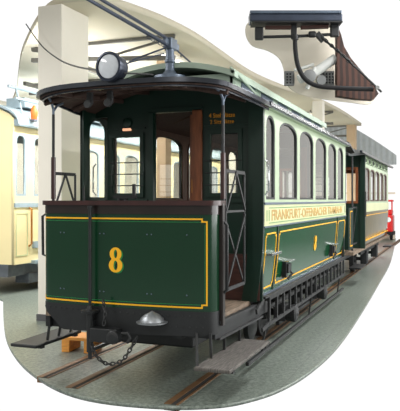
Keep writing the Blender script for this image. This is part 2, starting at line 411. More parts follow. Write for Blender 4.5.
# ---- dash: flat face slightly bowed, small round corners
HW = .83; CR = .09
def dpath(s):
    """s runs along the dash; returns point and outward normal"""
    fl = HW-CR; L = CR*PI/2; sg = 1 if s >= 0 else -1; a = abs(s)
    if a <= fl:
        x = a; y = -.055*(1-(a/fl)**2); n = Vector((0,-1,0))
        return Vector((sg*x, y, 0)), n
    a -= fl
    if a <= L:
        t = a/CR; return Vector((sg*(fl+CR*math.sin(t)), CR-CR*math.cos(t), 0)), Vector((sg*math.sin(t), -math.cos(t), 0))
    return Vector((sg*HW, CR+a-L, 0)), Vector((sg,0,0))
SE = HW-CR+CR*PI/2+.10
def dash(s0, s1, z0, z1, o0, o1, n=None):
    n = n or max(2, int((s1-s0)/.03)); A = []; B = []
    for k in range(n+1):
        p, nn = dpath(s0+(s1-s0)*k/n); A.append((p+nn*o0, p+nn*o1))
    mb = MB()
    def v(p, z): return mb.bm.verts.new((p.x, p.y, z))
    R = [(v(a,z0), v(b,z0), v(b,z1), v(a,z1)) for a, b in A]
    for P, Q in zip(R, R[1:]):
        for i in range(4): mb.bm.faces.new((P[i], P[(i+1)%4], Q[(i+1)%4], Q[i]))
    mb.bm.faces.new(R[0]); mb.bm.faces.new(R[-1][::-1]); return mb
D = dash(-SE, SE, .72, 1.53, -.02, 0).build('dash_panel', 'green', T, True)
dash(-SE, SE, 1.53, 1.61, -.022, .006).build('dash_top_board', 'capband', T, True, label='dark maroon band above the green panel')
dash(-SE-.02, SE+.02, 1.605, 1.645, -.05, .03).build('dash_cap_rail', 'maroon', T, True)
# gold lining: each run one sub-part mesh
def join_runs(runs, o0, o1, name, m, parent):
    bm = bmesh.new()
    for r in runs:
        t = dash(*r, o0, o1); me = bpy.data.meshes.new('t'); t.bm.to_mesh(me); t.bm.free(); bm.from_mesh(me); bpy.data.meshes.remove(me)
    mb = MB(); mb.bm.free(); mb.bm = bm; return mb.build(name, m, parent)
e = .775; le = -.86; w = .013; nz = .035
runs = [(le+.04, e-.04, 1.485, 1.485+w), (le+.04, e-.04, .755, .755+w), (e-w, e, .755+nz, 1.485+w-nz), (le, le+w, .755+nz, 1.485+w-nz)]
for sx, ex in ((1, e), (-1, le)):
    a, b = sorted((ex-sx*.04-sx*w, ex-sx*.04)); 
    for z in (.755, 1.485+w-nz): runs.append((a, b, z, z+nz))
    a, b = sorted((ex-sx*.04, ex))
    for z in (.755+nz-w+.002, 1.485+w-nz): runs.append((a, b, z, z+w))
join_runs(runs, 0, .003, 'gold_lining', 'gold', D)
# thin light green inner line
e2, le2 = e-.02, le+.02
join_runs([(le2+.04, e2-.03, 1.465, 1.469), (le2+.04, e2-.03, .783, .787), (e2-.004, e2, .81, 1.445)], 0, .002, 'thin_lining', 'lime', D)
# figure 8
def fig8(cx, cz, h, fn, parent, name='number_eight', m='gold', k=1.):
    r1, r2 = h*.26, h*.285; wx = 1.02
    up, lo = cz+h*.5-r1, cz-h*.5+r2
    out = []
    for q in range(-50, 231, 12):
        t = math.radians(q); out.append((cx+wx*r1*math.cos(t)*k, up+r1*math.sin(t)))
    for q in range(128, 413, 12):
        t = math.radians(q); out.append((cx+wx*r2*1.05*math.cos(t)*k, lo+r2*math.sin(t)))
    el = lambda z, rx, rz: [(cx+rx*math.cos(2*PI*i/20), z+rz*math.sin(2*PI*i/20)) for i in range(20)]
    return plate(name, out, [el(up, r1*.3*k, r1*.66), el(lo, r2*.33*k, r2*.68)], .004, fn, m, parent)
def dfn(dx, dz, off):
    def f(u, v, w):
        p, n = dpath(u+dx); q = p+n*(off+w); return (q.x, q.y, v+dz)
    return f
fig8(-.042, 1.137, .215, dfn(0,0,.006), D)
fig8(-.042, 1.137, .215, dfn(.012,-.008,.002), D, 'number_shadow', 'lime')
# bolts on the dash
mb = MB()
for z in (.86, 1.36):
    for x in (-.62,-.58,-.2,-.16,.25,.29,.6):
        p, n = dpath(x); mb.lathe((p.x, p.y-.001, z), (0,-1,0), [(0,.007),(.004,.005)], 8)
mb.build_split('dash_bolt', 'steelblue', D)
# black apron under the dash
ap = []
outline = [(-SE+.1,.73),(SE-.03,.73),(SE-.03,.60),(.74,.53),(-.60,.50),(-.68,.54),(-.72,.60),(-.83,.64),(-SE+.1,.66)]
def apron():
    mb = MB(); n = 60; A = []
    for k in range(n+1):
        s = -SE+.1+(2*SE-.13)*k/n
        zb = .71 if s < -.86 else (.71-(s+.86)/.10*.08 if s < -.76 else (.63-(s+.76)/.16*.13 if s < -.60 else (.50+(s+.6)*.02 if s < .74 else .54)))
        p, nn = dpath(s); A.append((p+nn*-.03, p+nn*.004, zb))
    R = [tuple(mb.bm.verts.new((q.x, q.y, z)) for q, z in ((a,zb),(b,zb),(b,.73),(a,.73))) for a, b, zb in A]
    for P, Q in zip(R, R[1:]):
        for i in range(4): mb.bm.faces.new((P[i], P[(i+1)%4], Q[(i+1)%4], Q[i]))
    mb.bm.faces.new(R[0]); mb.bm.faces.new(R[-1][::-1]); return mb
apr = apron().build('apron', 'black', T, True)
mb = MB()
for z in (.69,): 
    for k in range(26):
        s = -.8+k*.062; p, n = dpath(s); mb.lathe((p+n*.003)+Vector((0,0,z)), n, [(0,.008),(.006,.006)], 8)
for k in range(8):
    s = .35+k*.055; p, n = dpath(s); mb.lathe((p+n*.003)+Vector((0,0,.60)), n, [(0,.008),(.006,.006)], 8)
mb.build('rivet', 'iron', apr)
# silver gong under the dash
g = MB().lathe((.32,-.10,.625),(0,0,1),[(0,.10),(.006,.13),(.014,.13),(.02,.105),(.045,.095),(.075,.06),(.088,.03),(.098,.012),(.104,.004)],28).build('gong','dome',T,True,label='dull silver bell dome')
MB().box(.27,.37,-.06,.05,.59,.625).build('gong_bracket','black',g)

# ---- platform
MB().box(-.80,.80,.02,1.14,.60,.665).build('platform_floor', 'boards', T, label='worn pale floor boards')
for sx in (-1,1):
    sl = MB().bar((sx*.80,.05,.555),(sx*.84,1.6,.555),.05,.12).build('side_sill', 'black', T, bevel=.006)
    MB().bar((sx*.825,.12,.625),(sx*.865,1.3,.625),.04,.025).bar((sx*.825,.12,.49),(sx*.865,1.3,.49),.04,.02).build_split('sill_flange', 'iron', sl)
    # corner posts and rails at the dash ends
    MB().box(sx*.845-.02,sx*.845+.02,.13,.19,.6,1.62).build('dash_post', 'capband', T, bevel=.005)
    px, py = sx*.84, .20
    p = MB().tube([(px,py,.6),(px,py,2.45)], .014, 10).build('canopy_post', 'iron', T, True)
    MB().tube([(px,py,1.66),(px,py,2.05)], .022, 12).build('grip_sleeve', 'maroon', p, True)
    MB().tube([(px,py,2.40),(px,py,2.50),(px-sx*.01,py-.05,2.56),(px-sx*.03,py-.12,2.59)], .012, 8).tube([(px,py,2.40),(px,py,2.48),(px,py+.06,2.54),(px,py+.16,2.575)], .012, 8).build('post_bracket', 'steelblue', p, True)
    MB().tube([(sx*.85,.16,1.12),(sx*.92,.15,1.14),(sx*.925,.15,1.50),(sx*.85,.16,1.54)] if sx < 0 else [(.85,.16,.86),(.89,.16,.9),(.89,.16,1.44),(.85,.16,1.48)], .013, 8).build('grab_rail', 'black', T, True)
    # folding lattice gate
    gx = sx*.84; y0, y1 = (.24,.60) if sx > 0 else (.20,.58)
    if sx > 0: y1 = .80; y0 = .27
    gt = MB().tube([(gx,y0,.88),(gx,y0,1.90)],.011).tube([(gx,y1,.88),(gx,y1,1.90)],.011).build('gate_upright','black',T,True)
    MB().bar((gx,y0,1.90),(gx,y1,1.90),.012,.03).bar((gx,y0,.88),(gx,y1,.88),.012,.03).bar((gx,y0,1.55),(gx,y1,1.55),.01,.02).build_split('gate_bar','iron',gt)
    mid = (y0+y1)/2
    MB().bar((gx+.01,y0+.01,.9),(gx+.01,y1,1.52),.01,.022).bar((gx-.01,y1,.9),(gx-.01,y0,1.5),.01,.022).bar((gx+.01,y0,1.56),(gx+.01,mid,1.9),.01,.022).bar((gx+.01,mid,1.9),(gx+.01,y1,1.56),.01,.022).build('gate_lattice','iron',gt)

# left side screen with an arched window, forward of the bulkhead
SX = -.93
sw = arch(1.0,1.34,1.68,2.50,.12)
sc = plate('side_screen', rect(.84,1.40,.665,2.60), [sw], .02, lambda u, v, w: (SX+w, u, v), 'dgreen', T)
plate('glass', inset(sw,-.004), [], .006, lambda u, v, w: (SX+w, u, v), 'glass', sc)
mb = MB().tube([(SX+.01,.86,1.2),(SX+.06,.82,1.5),(SX+.01,.86,1.86)],.012).build('grab_handle','black',sc,True)

# ---- bulkheads (front at y 1.15, rear at 6.2)
def bulkhead(y, front=True):
    XL = -.78 if front else -.92
    b = plate('bulkhead', [(XL,.665),(-.26,.665),(-.26,2.56),(.27,2.56),(.27,.665),(.92,.665),(.92,2.58)]+[(.92*math.cos(PI*k/12), 2.58+.22*math.sin(PI*k/12)) for k in range(1,12)]+([(-.92,2.58),(-.92,2.53),(XL,2.53)] if front else [(-.92,2.58)]),
              [rect(-.74,-.37,1.70,2.33), rect(.36,.70,1.70,2.31)], .05, lambda u, v, w: (u, y+w, v), 'dgreen', T)
    for a, c in ((-.74,-.37),(.36,.70)):
        f = plate('window_frame', rect(a-.02,c+.02,1.68,2.35), [rect(a+.02,c-.02,1.72,2.31)], .07, lambda u, v, w: (u, y-.01+w, v), 'dgreen' if front else 'dwood', b)
        plate('glass', rect(a,c,1.70,2.33), [], .006, lambda u, v, w: (u, y+w, v), 'glass', f)
        mb = MB()
        for z in (1.80,1.92,2.04): mb.tube([(a-.02,y-.05,z),(c+.02,y-.05,z)], .0055, 6)
        mb.build_split('guard_bar', 'iron', f, True)
    for a, m in ((-.285,'dgreen'),(.20,'wood')):
        plate('door_jamb', rect(a,a+(.05 if m != 'wood' else .10),.665,2.56), [], .08, lambda u, v, w: (u, y-.01+w, v), m, b, label='warm brown wooden jamb' if m == 'wood' else None)
    plate('door_lintel', rect(-.285,.30,2.55,2.59), [], .08, lambda u, v, w: (u, y-.01+w, v), 'dgreen', b)
    plate('lower_board', rect(.30,.90,.67,1.12), [], .02, lambda u, v, w: (u, y-.035+w, v), 'rust', b, label='dark red-brown lower board')
    plate('lower_board', rect(XL+.01,-.30,.67,1.12), [], .02, lambda u, v, w: (u, y-.035+w, v), 'rust', b, label='dark red-brown lower board')
    mb = MB()
    for a, c in ((XL,-.33),(.32,.9)): mb.bar((a,y-.035,2.40),(c,y-.035,2.40),.015,.015)
    mb.bar((.32,y-.04,1.64),(.9,y-.04,1.64),.03,.03); mb.bar((XL,y-.04,1.64),(-.3,y-.04,1.64),.03,.03)
    mb.build_split('bulkhead_moulding','dgreen',b)
    return b
bh = bulkhead(1.15)
f = lambda u, v, w: (u+.51, 1.118+w, v+2.49)
text('capacity_lettering', '4 Stehplätze', .062, f, 'dimgold', bh, .9, .0005)
text('capacity_lettering', '2 Sitzplätze', .062, lambda u, v, w: (u+.51, 1.118+w, v+2.425), 'dimgold', bh, .9, .0005)
MB().lathe((-.54,1.12,2.46),(0,-1,0),[(0,.05),(.02,.05),(.03,.03)],18).build('destination_lamp','dgreen',bh,True)
MB().box(-.585,-.495,1.095,1.12,2.375,2.40).build('lamp_glow','warmlamp',bh,label='small warm pink light')
# sliding door pushed open, at the right of the doorway
dr = plate('sliding_door', rect(.14,.30,.67,2.52), [], .03, lambda u, v, w: (u, 1.20+w, v), 'wood', T, label='warm brown wooden door slid open')
MB().box(.17,.20,1.16,1.19,1.72,1.86).build('door_handle','brass',dr)
# hand brake / controller stand in the doorway
cs = MB().lathe((-.27,.5,.665),(0,0,1),[(0,.06),(.04,.045),(.5,.035),(.85,.03),(.98,.045),(1.0,.05)],14).build('brake_column','black',T,True)
MB().bar((-.36,.5,1.68),(-.13,.5,1.68),.05,.03).tube([(-.15,.5,1.69),(-.15,.5,1.80)],.018).build('crank_handle','black',cs)
bulkhead(6.2, False)

# ---- saloon sides
def side(sx):
    S = lambda z: .93-.065*max(0, (1.40-z)/.7)**1.8          # tumblehome
    ws = [(1.72,2.59),(2.71,3.54),(3.66,4.47),(4.60,5.33),(5.44,6.02)]
    if sx < 0: ws = [(1.50,2.36),(2.50,3.46),(3.66,4.47),(4.60,5.33),(5.44,6.02)]
    ya = 1.13 if sx > 0 else 1.41
    holes = ([arch(1.20,1.56,1.655,2.50,.13)] if sx > 0 else [])+[arch(a,b,1.655,2.50,.13) for a, b in ws]
    Q = lambda off: (lambda u, v, w: (sx*(.92+off+w), u, v))
    up = plate('window_wall', rect(ya,6.25,1.60,2.58), holes, .04, Q(0), 'pale', T)
    plate('inner_lining', rect(max(ya,1.19),6.16,1.60,2.58), holes, .006, Q(-.03), 'dwood', up)
    for h in holes:
        fr = plate('window_frame', inset(h,-.004), [inset(h,.022)], .03, Q(0), 'black', up)
        plate('glass', inset(h,.015), [], .006, Q(-.005), 'sglass', fr)
        inn = [(u, v) for u, v in inset(h,-.02)]
        plate('inner_frame', inn, [inset(h,.012)], .02, Q(-.035), 'dwood', up)
    # lower body: cream band, then dark green panel, on the curved profile
    def prof(y0, y1, z0, z1, o, t=.02, nz=8, mb=None):
        mb = mb or MB(); rows = [[(sx*(S(z0+(z1-z0)*k/nz)+o), y, z0+(z1-z0)*k/nz) for k in range(nz+1)] for y in (y0, y1)]
        return mb.slab(rows, (-sx*t,0,0))
    prof(1.13,6.25,1.385,1.60,.012).build('cream_band','band',T,True,label='pale cream band carrying the lettering')
    low = prof(1.13,6.25,.70,1.385,.008).build('lower_panel','sidegreen',T,True)
    mb = MB()
    for z, h in ((1.615,.022),(1.385,.016),(.70,.02)): prof(1.12,6.26,z-h/2,z+h/2,.022,.03,2,mb)
    mb.build('belt_moulding','sidegreen' if 0 else 'steelblue',T,True)
    prof(1.65,1.68,.70,1.385,.016,.03,8).build('panel_strip','dgreen',low,True)
    prof(5.42,5.45,.70,1.385,.016,.03,8).build('panel_strip','dgreen',low,True)
    # gold frames
    for a, b in ((1.20,1.62),(1.72,5.38),(5.48,6.2)):
        mb = MB(); zt, zb, w = 1.32, .76, .014
        prof(a+.03,b-.03,zt-w,zt,.012,.004,1,mb); prof(a+.03,b-.03,zb,zb+w,.012,.004,1,mb)
        prof(a,a+w*1.2,zb+.03,zt-.03,.012,.004,8,mb); prof(b-w*1.2,b,zb+.03,zt-.03,.012,.004,8,mb)
        for y0, y1 in ((a,a+.04),(b-.04,b)):
            prof(y0,y1,zt-.04,zt-.04+w,.012,.004,1,mb); prof(y0,y1,zb+.03,zb+.03+w,.012,.004,1,mb)
        for y0 in (a+.03, b-.03-w*1.2):
            prof(y0,y0+w*1.2,zt-.04,zt,.012,.004,1,mb); prof(y0,y0+w*1.2,zb,zb+.04,.012,.004,1,mb)
        mb.build('gold_lining','gold',low)
    if sx > 0:
        bd = text('band_lettering','FRANKFURT-OFFENBACHER TRAMBAHN', .15, lambda u, v, w: (.944+w, u+3.62, v+1.49), 'letters', T, 1.62, .003, label='tan gold lettering along the cream band')
        mb = MB()
        for z in (1.42, 1.57): mb.box(.943,.946,1.3,6.1,z-.003,z+.003)
        for y in (1.22,1.30,6.1): mb.box(.943,.946,y-.006,y+.006,1.44,1.55)
        mb.build('band_border','lime',bd)
        for (cz, h) in ((1.075,.2),):
            fig8(3.72, cz, h, lambda u, v, w: (S(v)+.014+w, u, v), low, k=1.15)
            fig8(3.72, cz, h, lambda u, v, w: (S(v)+.010+w, u+.012, v-.008), low, 'number_shadow','lime', k=1.15)
    # chrome plate on the small panel and black brackets
    q = MB().box(sx*.925,sx*1.0,1.22,1.60,1.10,1.125).build('chrome_ledge','chrome',low,bevel=.004,label='bright metal ledge')
    for y in (2.08,5.0):
        k = MB().box(sx*.90,sx*.97,y-.07,y+.07,.85,.95).box(sx*.90,sx*.95,y-.10,y-.03,.80,.98).tube([(sx*.93,y+.05,.88),(sx*.99,y+.03,.84),(sx*.95,y-.02,.78)],.015).build('lamp_bracket','black',low)
        MB().box(sx*.90,sx*1.0,y-.12,y+.12,.975,.99).build('bracket_plate','chrome',k,bevel=.003)
    # end pillars of the saloon
    for y in ((1.12 if sx > 0 else .87),6.25):
        mb = MB(); rows = []
        for z in [.66+(2.6-.66)*k/20 for k in range(21)]: rows.append([(sx*(S(z)+.012),y-.03,z),(sx*(S(z)+.012),y+.02,z)])
        mb.slab(rows,(-sx*(.15 if sx > 0 or y > 6 else .04),0,0)).build('corner_pillar','green' if 0 else 'dgreen',T)
    # door end panel handles
    mb = MB().tube([(sx*.94,1.16,1.7),(sx*.975,1.16,1.74),(sx*.975,1.16,2.0),(sx*.94,1.16,2.04)],.009).build('saloon_grab_rail','chrome',T,True)
side(1); side(-1)
# saloon floor, benches, ceiling
MB().box(-.86,.86,1.18,6.18,.66,.70).build('saloon_floor','boards',T)
for sx in (-1,1):
    b = MB().box(sx*.86-.0,sx*.48,1.35,6.1,1.08,1.13).box(sx*.86,sx*.82,1.35,6.1,1.13,1.5).build('bench','dwood',T,bevel=.01)
    MB().box(sx*.84,sx*.56,1.4,6.05,.70,1.08).build('bench_box','rust',b)
# main arched roof
def rz(x, y):
    g = 1. if y > 1.0 else max(.0, (y+.2)/1.2)**.8
    return 2.575+.03*(1-g)+(.035+.235*g)*(1-min(1,abs(x))**2)
def hw(y):
    if y > 1.1: return 1.0
    if y > .1: return .92+.08*(y-.1)
    return .92*math.sqrt(max(0, 1-((.1-y)/.3)**2))
ys = [-.2,-.199,-.195,-.188,-.178,-.165,-.145,-.12,-.09,-.05,0,.05,.1,.25,.4,.6,.8,1.0,1.13]
mb = MB(); rows = [[(hw(y)*u/12, y, rz(hw(y)*u/12, y)) for u in range(-12,13)] for y in ys]
canopy = mb.slab(rows,(0,0,-.03)).build('canopy_roof','roofd',T,True,label='dark curved canopy roof over the platform')
mb = MB(); rows = [[(hw(y)*.985*u/12, y*.97+.012, rz(hw(y)*.985*u/12, y)-.034) for u in range(-12,13)] for y in ys]
mb.slab(rows,(0,0,-.012)).build('canopy_lining','under',canopy,True,label='brown boarded underside')
edge = [(1.,1.2),(1.,.8)]+[(hw(y), y) for y in ys[::-1] if y < .6]
edge = [(x, y) for x, y in edge] + [(-x, y) for x, y in edge[::-1][1:]]
def sweep(path, w, h, zoff):
    mb = MB(); R = []
    for i, (x, y) in enumerate(path):
        a = Vector(path[max(0,i-1)]); b = Vector(path[min(len(path)-1,i+1)]); d = (b-a).normalized(); n = Vector((d.y,-d.x))
        if n.dot(Vector((x,y-.6))) < 0: n = -n
        z = rz(x, y)+zoff; p = Vector((x, y))
        R.append([mb.bm.verts.new((*(p+n*o), z+q)) for o, q in ((-w,-h),(0,-h),(0,0),(-w,0))])
    for P, Q in zip(R, R[1:]):
        for i in range(4): mb.bm.faces.new((P[i], P[(i+1)%4], Q[(i+1)%4], Q[i]))
    mb.bm.faces.new(R[0]); mb.bm.faces.new(R[-1][::-1]); return mb
sweep([(x*1.012, y-.012 if y < .3 else y) for x, y in edge], .03, .04, .012).build('canopy_rim','rim',canopy,True)
sweep([(x*.97, y+.03 if y < .3 else y) for x, y in edge], .012, .07, .005).build('canopy_inner_rim','rim',canopy,True)
# canopy frames underneath
mb = MB()
for x in (-.6,-.3,.0,.3,.6): mb.bar((x,-.08,rz(x,-.08)-.06),(x,1.12,rz(x,1.1)-.06),.03,.04)
for y in (.15,.65): mb.tube([(x/10, y, rz(x/10,y)-.07) for x in range(-9,10)],.022,6)
mb.build_split('canopy_rib','under',canopy)
mb = MB()
for x in (-.33,-.13): mb.bar((x,.0,2.60),(x,.0,2.49),.05,.03).lathe((x,-.02,2.49),(0,-1,0),[(0,.035),(.03,.035)],14)
mb.build_split('canopy_hook','iron',canopy)
# saloon roof
mb = MB(); rows = [[(u/12, y, rz(u/12, 2)) for u in range(-12,13)] for y in (1.13,6.28)]
R = mb.slab(rows,(0,0,-.03)).build('saloon_roof','roofm',T,True)
mb = MB()
for sx in (-1,1): mb.box(sx*.985,sx*1.02,1.1,6.3,2.56,2.60)
mb.build_split('gutter','rim',R)
mb = MB()
for sx in (-1,1): mb.box(sx*.93,sx*.99,1.13,6.25,2.55,2.585)
mb.build_split('cornice','pale',R)
MB().slab([[(u/12*.93, y, rz(u/12, 2)-.035) for u in range(-12,13)] for y in (1.2,6.15)],(0,0,-.012)).build('saloon_ceiling','under',R,True)
mb = MB()
for k in range(8): mb.tube([(x/10, 1.5+k*.63, rz(x/10,2)-.05) for x in range(-9,10)],.02,6)
mb.build_split('roof_hoop','dwood',R)
# lantern roof
def lz(x): return 2.90+.13*(1-(x/.68)**2)
mb = MB(); rows = [[(.68*u/10, y, lz(.68*u/10)) for u in range(-10,11)] for y in (1.0,5.9)]
L = mb.slab(rows,(0,0,-.055)).build('lantern_roof','roofg',T,True,label='grey-green raised lantern roof')
mb = MB().box(-.62,.62,1.1,1.13,2.79,2.9).box(-.62,.62,5.8,5.83,2.79,2.9)
for sx in (-1,1): mb.box(sx*.60,sx*.62,1.1,5.83,2.73,2.9)
mb.build('lantern_wall','roofg',L)
mb = MB()
for k in range(6):
    for sx in (-1,1): mb.box(sx*.617,sx*.627,1.4+k*.75,1.9+k*.75,2.78,2.87)
mb.build_split('lantern_window','steelblue',L)
MB().tube([(.66,1.0,2.9),(.66,5.9,2.9)],.022).tube([(-.66,1.0,2.9),(-.66,5.9,2.9)],.022).build('lantern_edge','roofg',L,True)
MB().tube([(.62,1.05,2.95),(.80,1.3,2.72)],.012).build('roof_stay','roofg',L,True)
# ---- trolley mast and poles
B = MB().lathe((0,1.0,2.86),(0,0,1),[(-.06,.17),(.03,.16),(.035,.09),(.08,.055),(.085,.05),(.16,.045),(.17,.055),(.19,.055),(.2,.045),(.35,.04)],20).build('trolley_base','steelblue',T,True)
P = MB().tube([(0,1.12,3.19),(0,-.62,3.215)],[.022,.015],8).build('trolley_pole','dsteel',T,True)
MB().tube([(.0,1.15,3.25),(-.0,-.66,3.275)],[.018,.014],8).build('tension_rod','dsteel',P,True)
MB().box(-.045,.045,.93,1.09,3.16,3.27).box(-.02,.02,.86,1.2,3.18,3.25).build('pivot_bracket','steelblue',P,bevel=.01)
pts = [(0,.75+.012*math.cos(t*3)*0, 3.17) for t in range(2)]
mb = MB(); mb.tube([(.012*math.cos(t*.9), .45+t*.012, 3.165+.012*math.sin(t*.9)) for t in range(40)], .004, 5); mb.build('coil_spring','dsteel',P,True)
MB().tube([(-.02,.95,3.17),(-.22,.62,3.0),(-.42,.35,2.76)],.009).tube([(.03,1.05,3.18),(.12,1.4,3.05),(.2,1.7,3.0)],.009).tube([(-.02,.9,3.1),(-.1,.3,2.9),(-.16,-.05,2.72)],.007).build_split('stay_rod','dsteel',B,True)
# ---- headlamp
HX, HY, HZ = .0,-.22,2.755
ax = Vector((-.10,-1,-.02)).normalized()
H = MB().lathe((HX,HY,HZ),ax,[(-.13,.04),(-.12,.08),(-.10,.105),(0,.115),(.005,.125),(.03,.125),(.035,.116)],32).build('headlamp','lampm',T,True,label='round roof headlamp with a milky lens')
MB().lathe((HX,HY,HZ),ax,[(.028,.104),(.038,.098),(.046,.07),(.05,.02),(.05,.001)],32).build('lens','lens',H,True)
MB().lathe((HX,HY,HZ),ax,[(.03,.125),(.045,.123),(.047,.106),(.03,.103)],32).build('lens_ring','lampm',H,True)
MB().bar((HX-.07,HY+.09,2.645),(HX+.07,HY+.09,2.645),.08,.02).bar((HX,HY+.08,2.64),(HX,HY+.08,2.68),.04,.04).tube([(HX-.08,HY+.04,HZ-.02),(HX-.24,HY+.3,2.70)],.007).tube([(HX-.05,HY+.1,HZ-.08),(HX-.2,HY+.45,2.74)],.007).tube([(HX+.1,HY+.04,HZ-.05),(HX+.2,HY+.4,2.75)],.007).build_split('lamp_stay','iron',H,True)
pts = smooth_poly([(-2.666, 2.3, 3.996), (-2.345, 2.2, 3.654), (-1.68, 1.6, 3.302), (-0.943, 0.8, 3.016),(HX-.11,HY+.08,HZ-.01)],8)
tag(MB().tube(pts,.009,6).build('power_cable','black',None,True),'thin black cable sagging from the ceiling past the column to the headlamp','cable')

# ---- brake rod, coupling and chains at the front
x = -.27; y = -.10
bp = MB().tube([(x,y,1.60),(x,y,.70)],.014,10).tube([(x,y,1.60),(x,y,1.575)],.022,10).build('brake_rod','black',T,True)
MB().lathe((x,y,.60),(0,0,1),[(0,.03),(.07,.035),(.08,.075),(.1,.08),(.11,.03),(.14,.02)],18).build('rod_bracket','black',bp,True)
MB().bar((x,y+.02,.52),(x,y+.02,.61),.07,.06).tube([(x,y,.62),(x,y,.34)],.03,10).tube([(x,y,.34),(x,y,.28)],.018,10).build('rod_foot','black',bp,True)
cp = MB().box(-.24,.02,-.16,-.06,.44,.56).box(-.2,-.02,-.14,.6,.46,.54).lathe((.0,-.16,.50),(0,-1,0),[(0,.05),(.04,.06),(.05,.03)],16).build('coupling','black',T,bevel=.01)
MB().tube([(.06,-.14,.53),(.13,-.16,.54),(.15,-.16,.5),(.12,-.16,.46)],.013).build('coupling_hook','iron',cp,True)
chain(MB(),[(-.12,-.13,.78),(-.10,-.14,.68),(-.11,-.15,.58)]).build('short_chain','iron',cp)
chain(MB(),[(-.24,-.13,.44),(-.20,-.14,.34),(-.08,-.16,.27),(.06,-.16,.30),(.14,-.15,.40),(.18,-.1,.5)]).build('safety_chain','iron',cp)
# platform underframe
mb = MB()
for sx in (-1,1): mb.box(sx*.5-.03,sx*.5+.03,.05,6.9,.48,.60)
for yy in (.1,1.0,2.2,3.7,5.2,6.3): mb.box(-.8,.8,yy,yy+.08,.49,.59)
mb.build_split('underframe','black',T)
MB().box(-.45,.45,.5,.9,.3,.5).build('resistor_box','black',T,bevel=.02)
# steps
def step(x0, x1, y0, y1, z, m, rods):
    s = MB().box(x0,x1,y0,y1,z-.03,z).build('step_board',m,T,bevel=.01)
    mb = MB()
    for a, b in rods: mb.bar(a,b,.022,.012)
    mb.build_split('step_hanger','iron',s)
    mb = MB()
    for yy in (y0+.08,y1-.12): mb.box(x0,x1,yy,yy+.05,z-.045,z-.03)
    mb.build_split('step_bracket','iron',s)
step(.77,1.07,-.30,.86,.35,'step',[((.68,0,.56),(.79,-.27,.34)),((.80,.0,.56),(.80,.02,.34)),((.80,.35,.55),(.80,.35,.34)),((.81,.75,.52),(.81,.75,.34))])
step(-1.07,-.79,-.14,.62,.36,'black',[((-.80,.1,.60),(-.84,.1,.34)),((-.80,.3,.60),(-.85,.3,.34)),((-.80,.5,.55),(-.85,.5,.34))])
# side lifeguard grids
for sx in (-1,1):
    X = sx*.90
    g = MB().box(X-sx*.10,X+sx*.03,1.22,6.35,.675,.695).bar((X,1.0,.58),(X,1.25,.67),.02,.05).build('running_board','iron',T)
    MB().box(X-.01,X+.01,1.45,6.3,.37,.405).box(X-.01,X+.01,1.45,6.3,.63,.67).bar((X,1.2,.37),(X,1.5,.40),.02,.04).build('guard_rail','iron',g)
    for k in range(17):
        yy = 1.46+k*.3; MB().box(X-.012,X+.012,yy-.018,yy+.018,.37,.67).build('guard_slat','iron',g)
    MB().box(X-sx*.05-.006,X-sx*.05+.006,1.5,6.3,.52,.55).build('inner_bar','iron',g)
    MB().bar((sx*.84,.9,.10),(sx*.84,6.6,.10),.03,.035).bar((sx*.84,1.4,.10),(sx*.88,1.4,.39),.02,.02).bar((sx*.84,3.7,.10),(sx*.88,3.7,.39),.02,.02).bar((sx*.84,6.0,.10),(sx*.88,6.0,.39),.02,.02).build('lower_guard_bar','iron',T)
# truck
for yy in (2.63,4.53):
    ax_ = MB().tube([(-.8,yy,.31),(.8,yy,.31)],.04,12).build('axle','iron',T,True)
    for sx in (-1,1):
        w = MB().lathe((sx*.44,yy,.31),(sx,0,0),[(0,.302),(.02,.302),(.022,.299),(.09,.298),(.1,.27),(.105,.25),(.08,.23),(.07,.1),(.12,.09),(.13,.05)],32).build('wheel','iron',T,True)
        b = MB().box(sx*.66,sx*.80,yy-.09,yy+.09,.22,.42).lathe((sx*.875,yy,.31),(sx,0,0),[(-.08,.09),(0,.105),(.04,.105),(.045,.085),(.05,.085),(.06,.03),(.07,.02)],24).build('axle_box','iron',T,True)
        mb = MB()
        for k in range(5): mb.bar((sx*.72,yy-.42+k*.07,.44+k*.014),(sx*.72,yy+.42-k*.07,.44+k*.014),.06,.012)
        mb.build('leaf_spring','iron',b)
for sx in (-1,1): MB().bar((sx*.72,2.0,.47),(sx*.72,5.6,.47),.05,.06).bar((sx*.72,2.5,.2),(sx*.72,5.0,.2),.04,.04).build('truck_frame','black',T)
w = MB().lathe((.66,1.5,.36),(1,0,0),[(0,.16),(.05,.16),(.07,.12),(.08,.03)],24).build('brake_cylinder','black',T,True)
# rear platform in outline: dash, canopy
MB().box(-.78,.78,6.3,7.0,.60,.66).build('rear_platform_floor','boards',T)
rd = MB().box(-.78,.80,6.98,7.02,.70,1.55).box(.76,.80,6.75,7.0,.70,1.55).build('rear_dash','dgreen',T,bevel=.01)
MB().box(.802,.805,6.80,6.83,.76,1.46).box(.802,.805,6.80,6.98,1.46,1.48).box(.802,.805,6.80,6.98,.74,.76).build('gold_lining','gold',rd)
mb = MB(); rows = [[((.92 if y > 6.9 else 1.)*u/8, y, rz(u/8*.9, 2)-.16*(y-6.25)) for u in range(-8,9)] for y in (6.25,6.5,6.75,6.9,6.98)]
mb.slab(rows,(0,0,-.03)).build('rear_canopy','roofd',T,True)

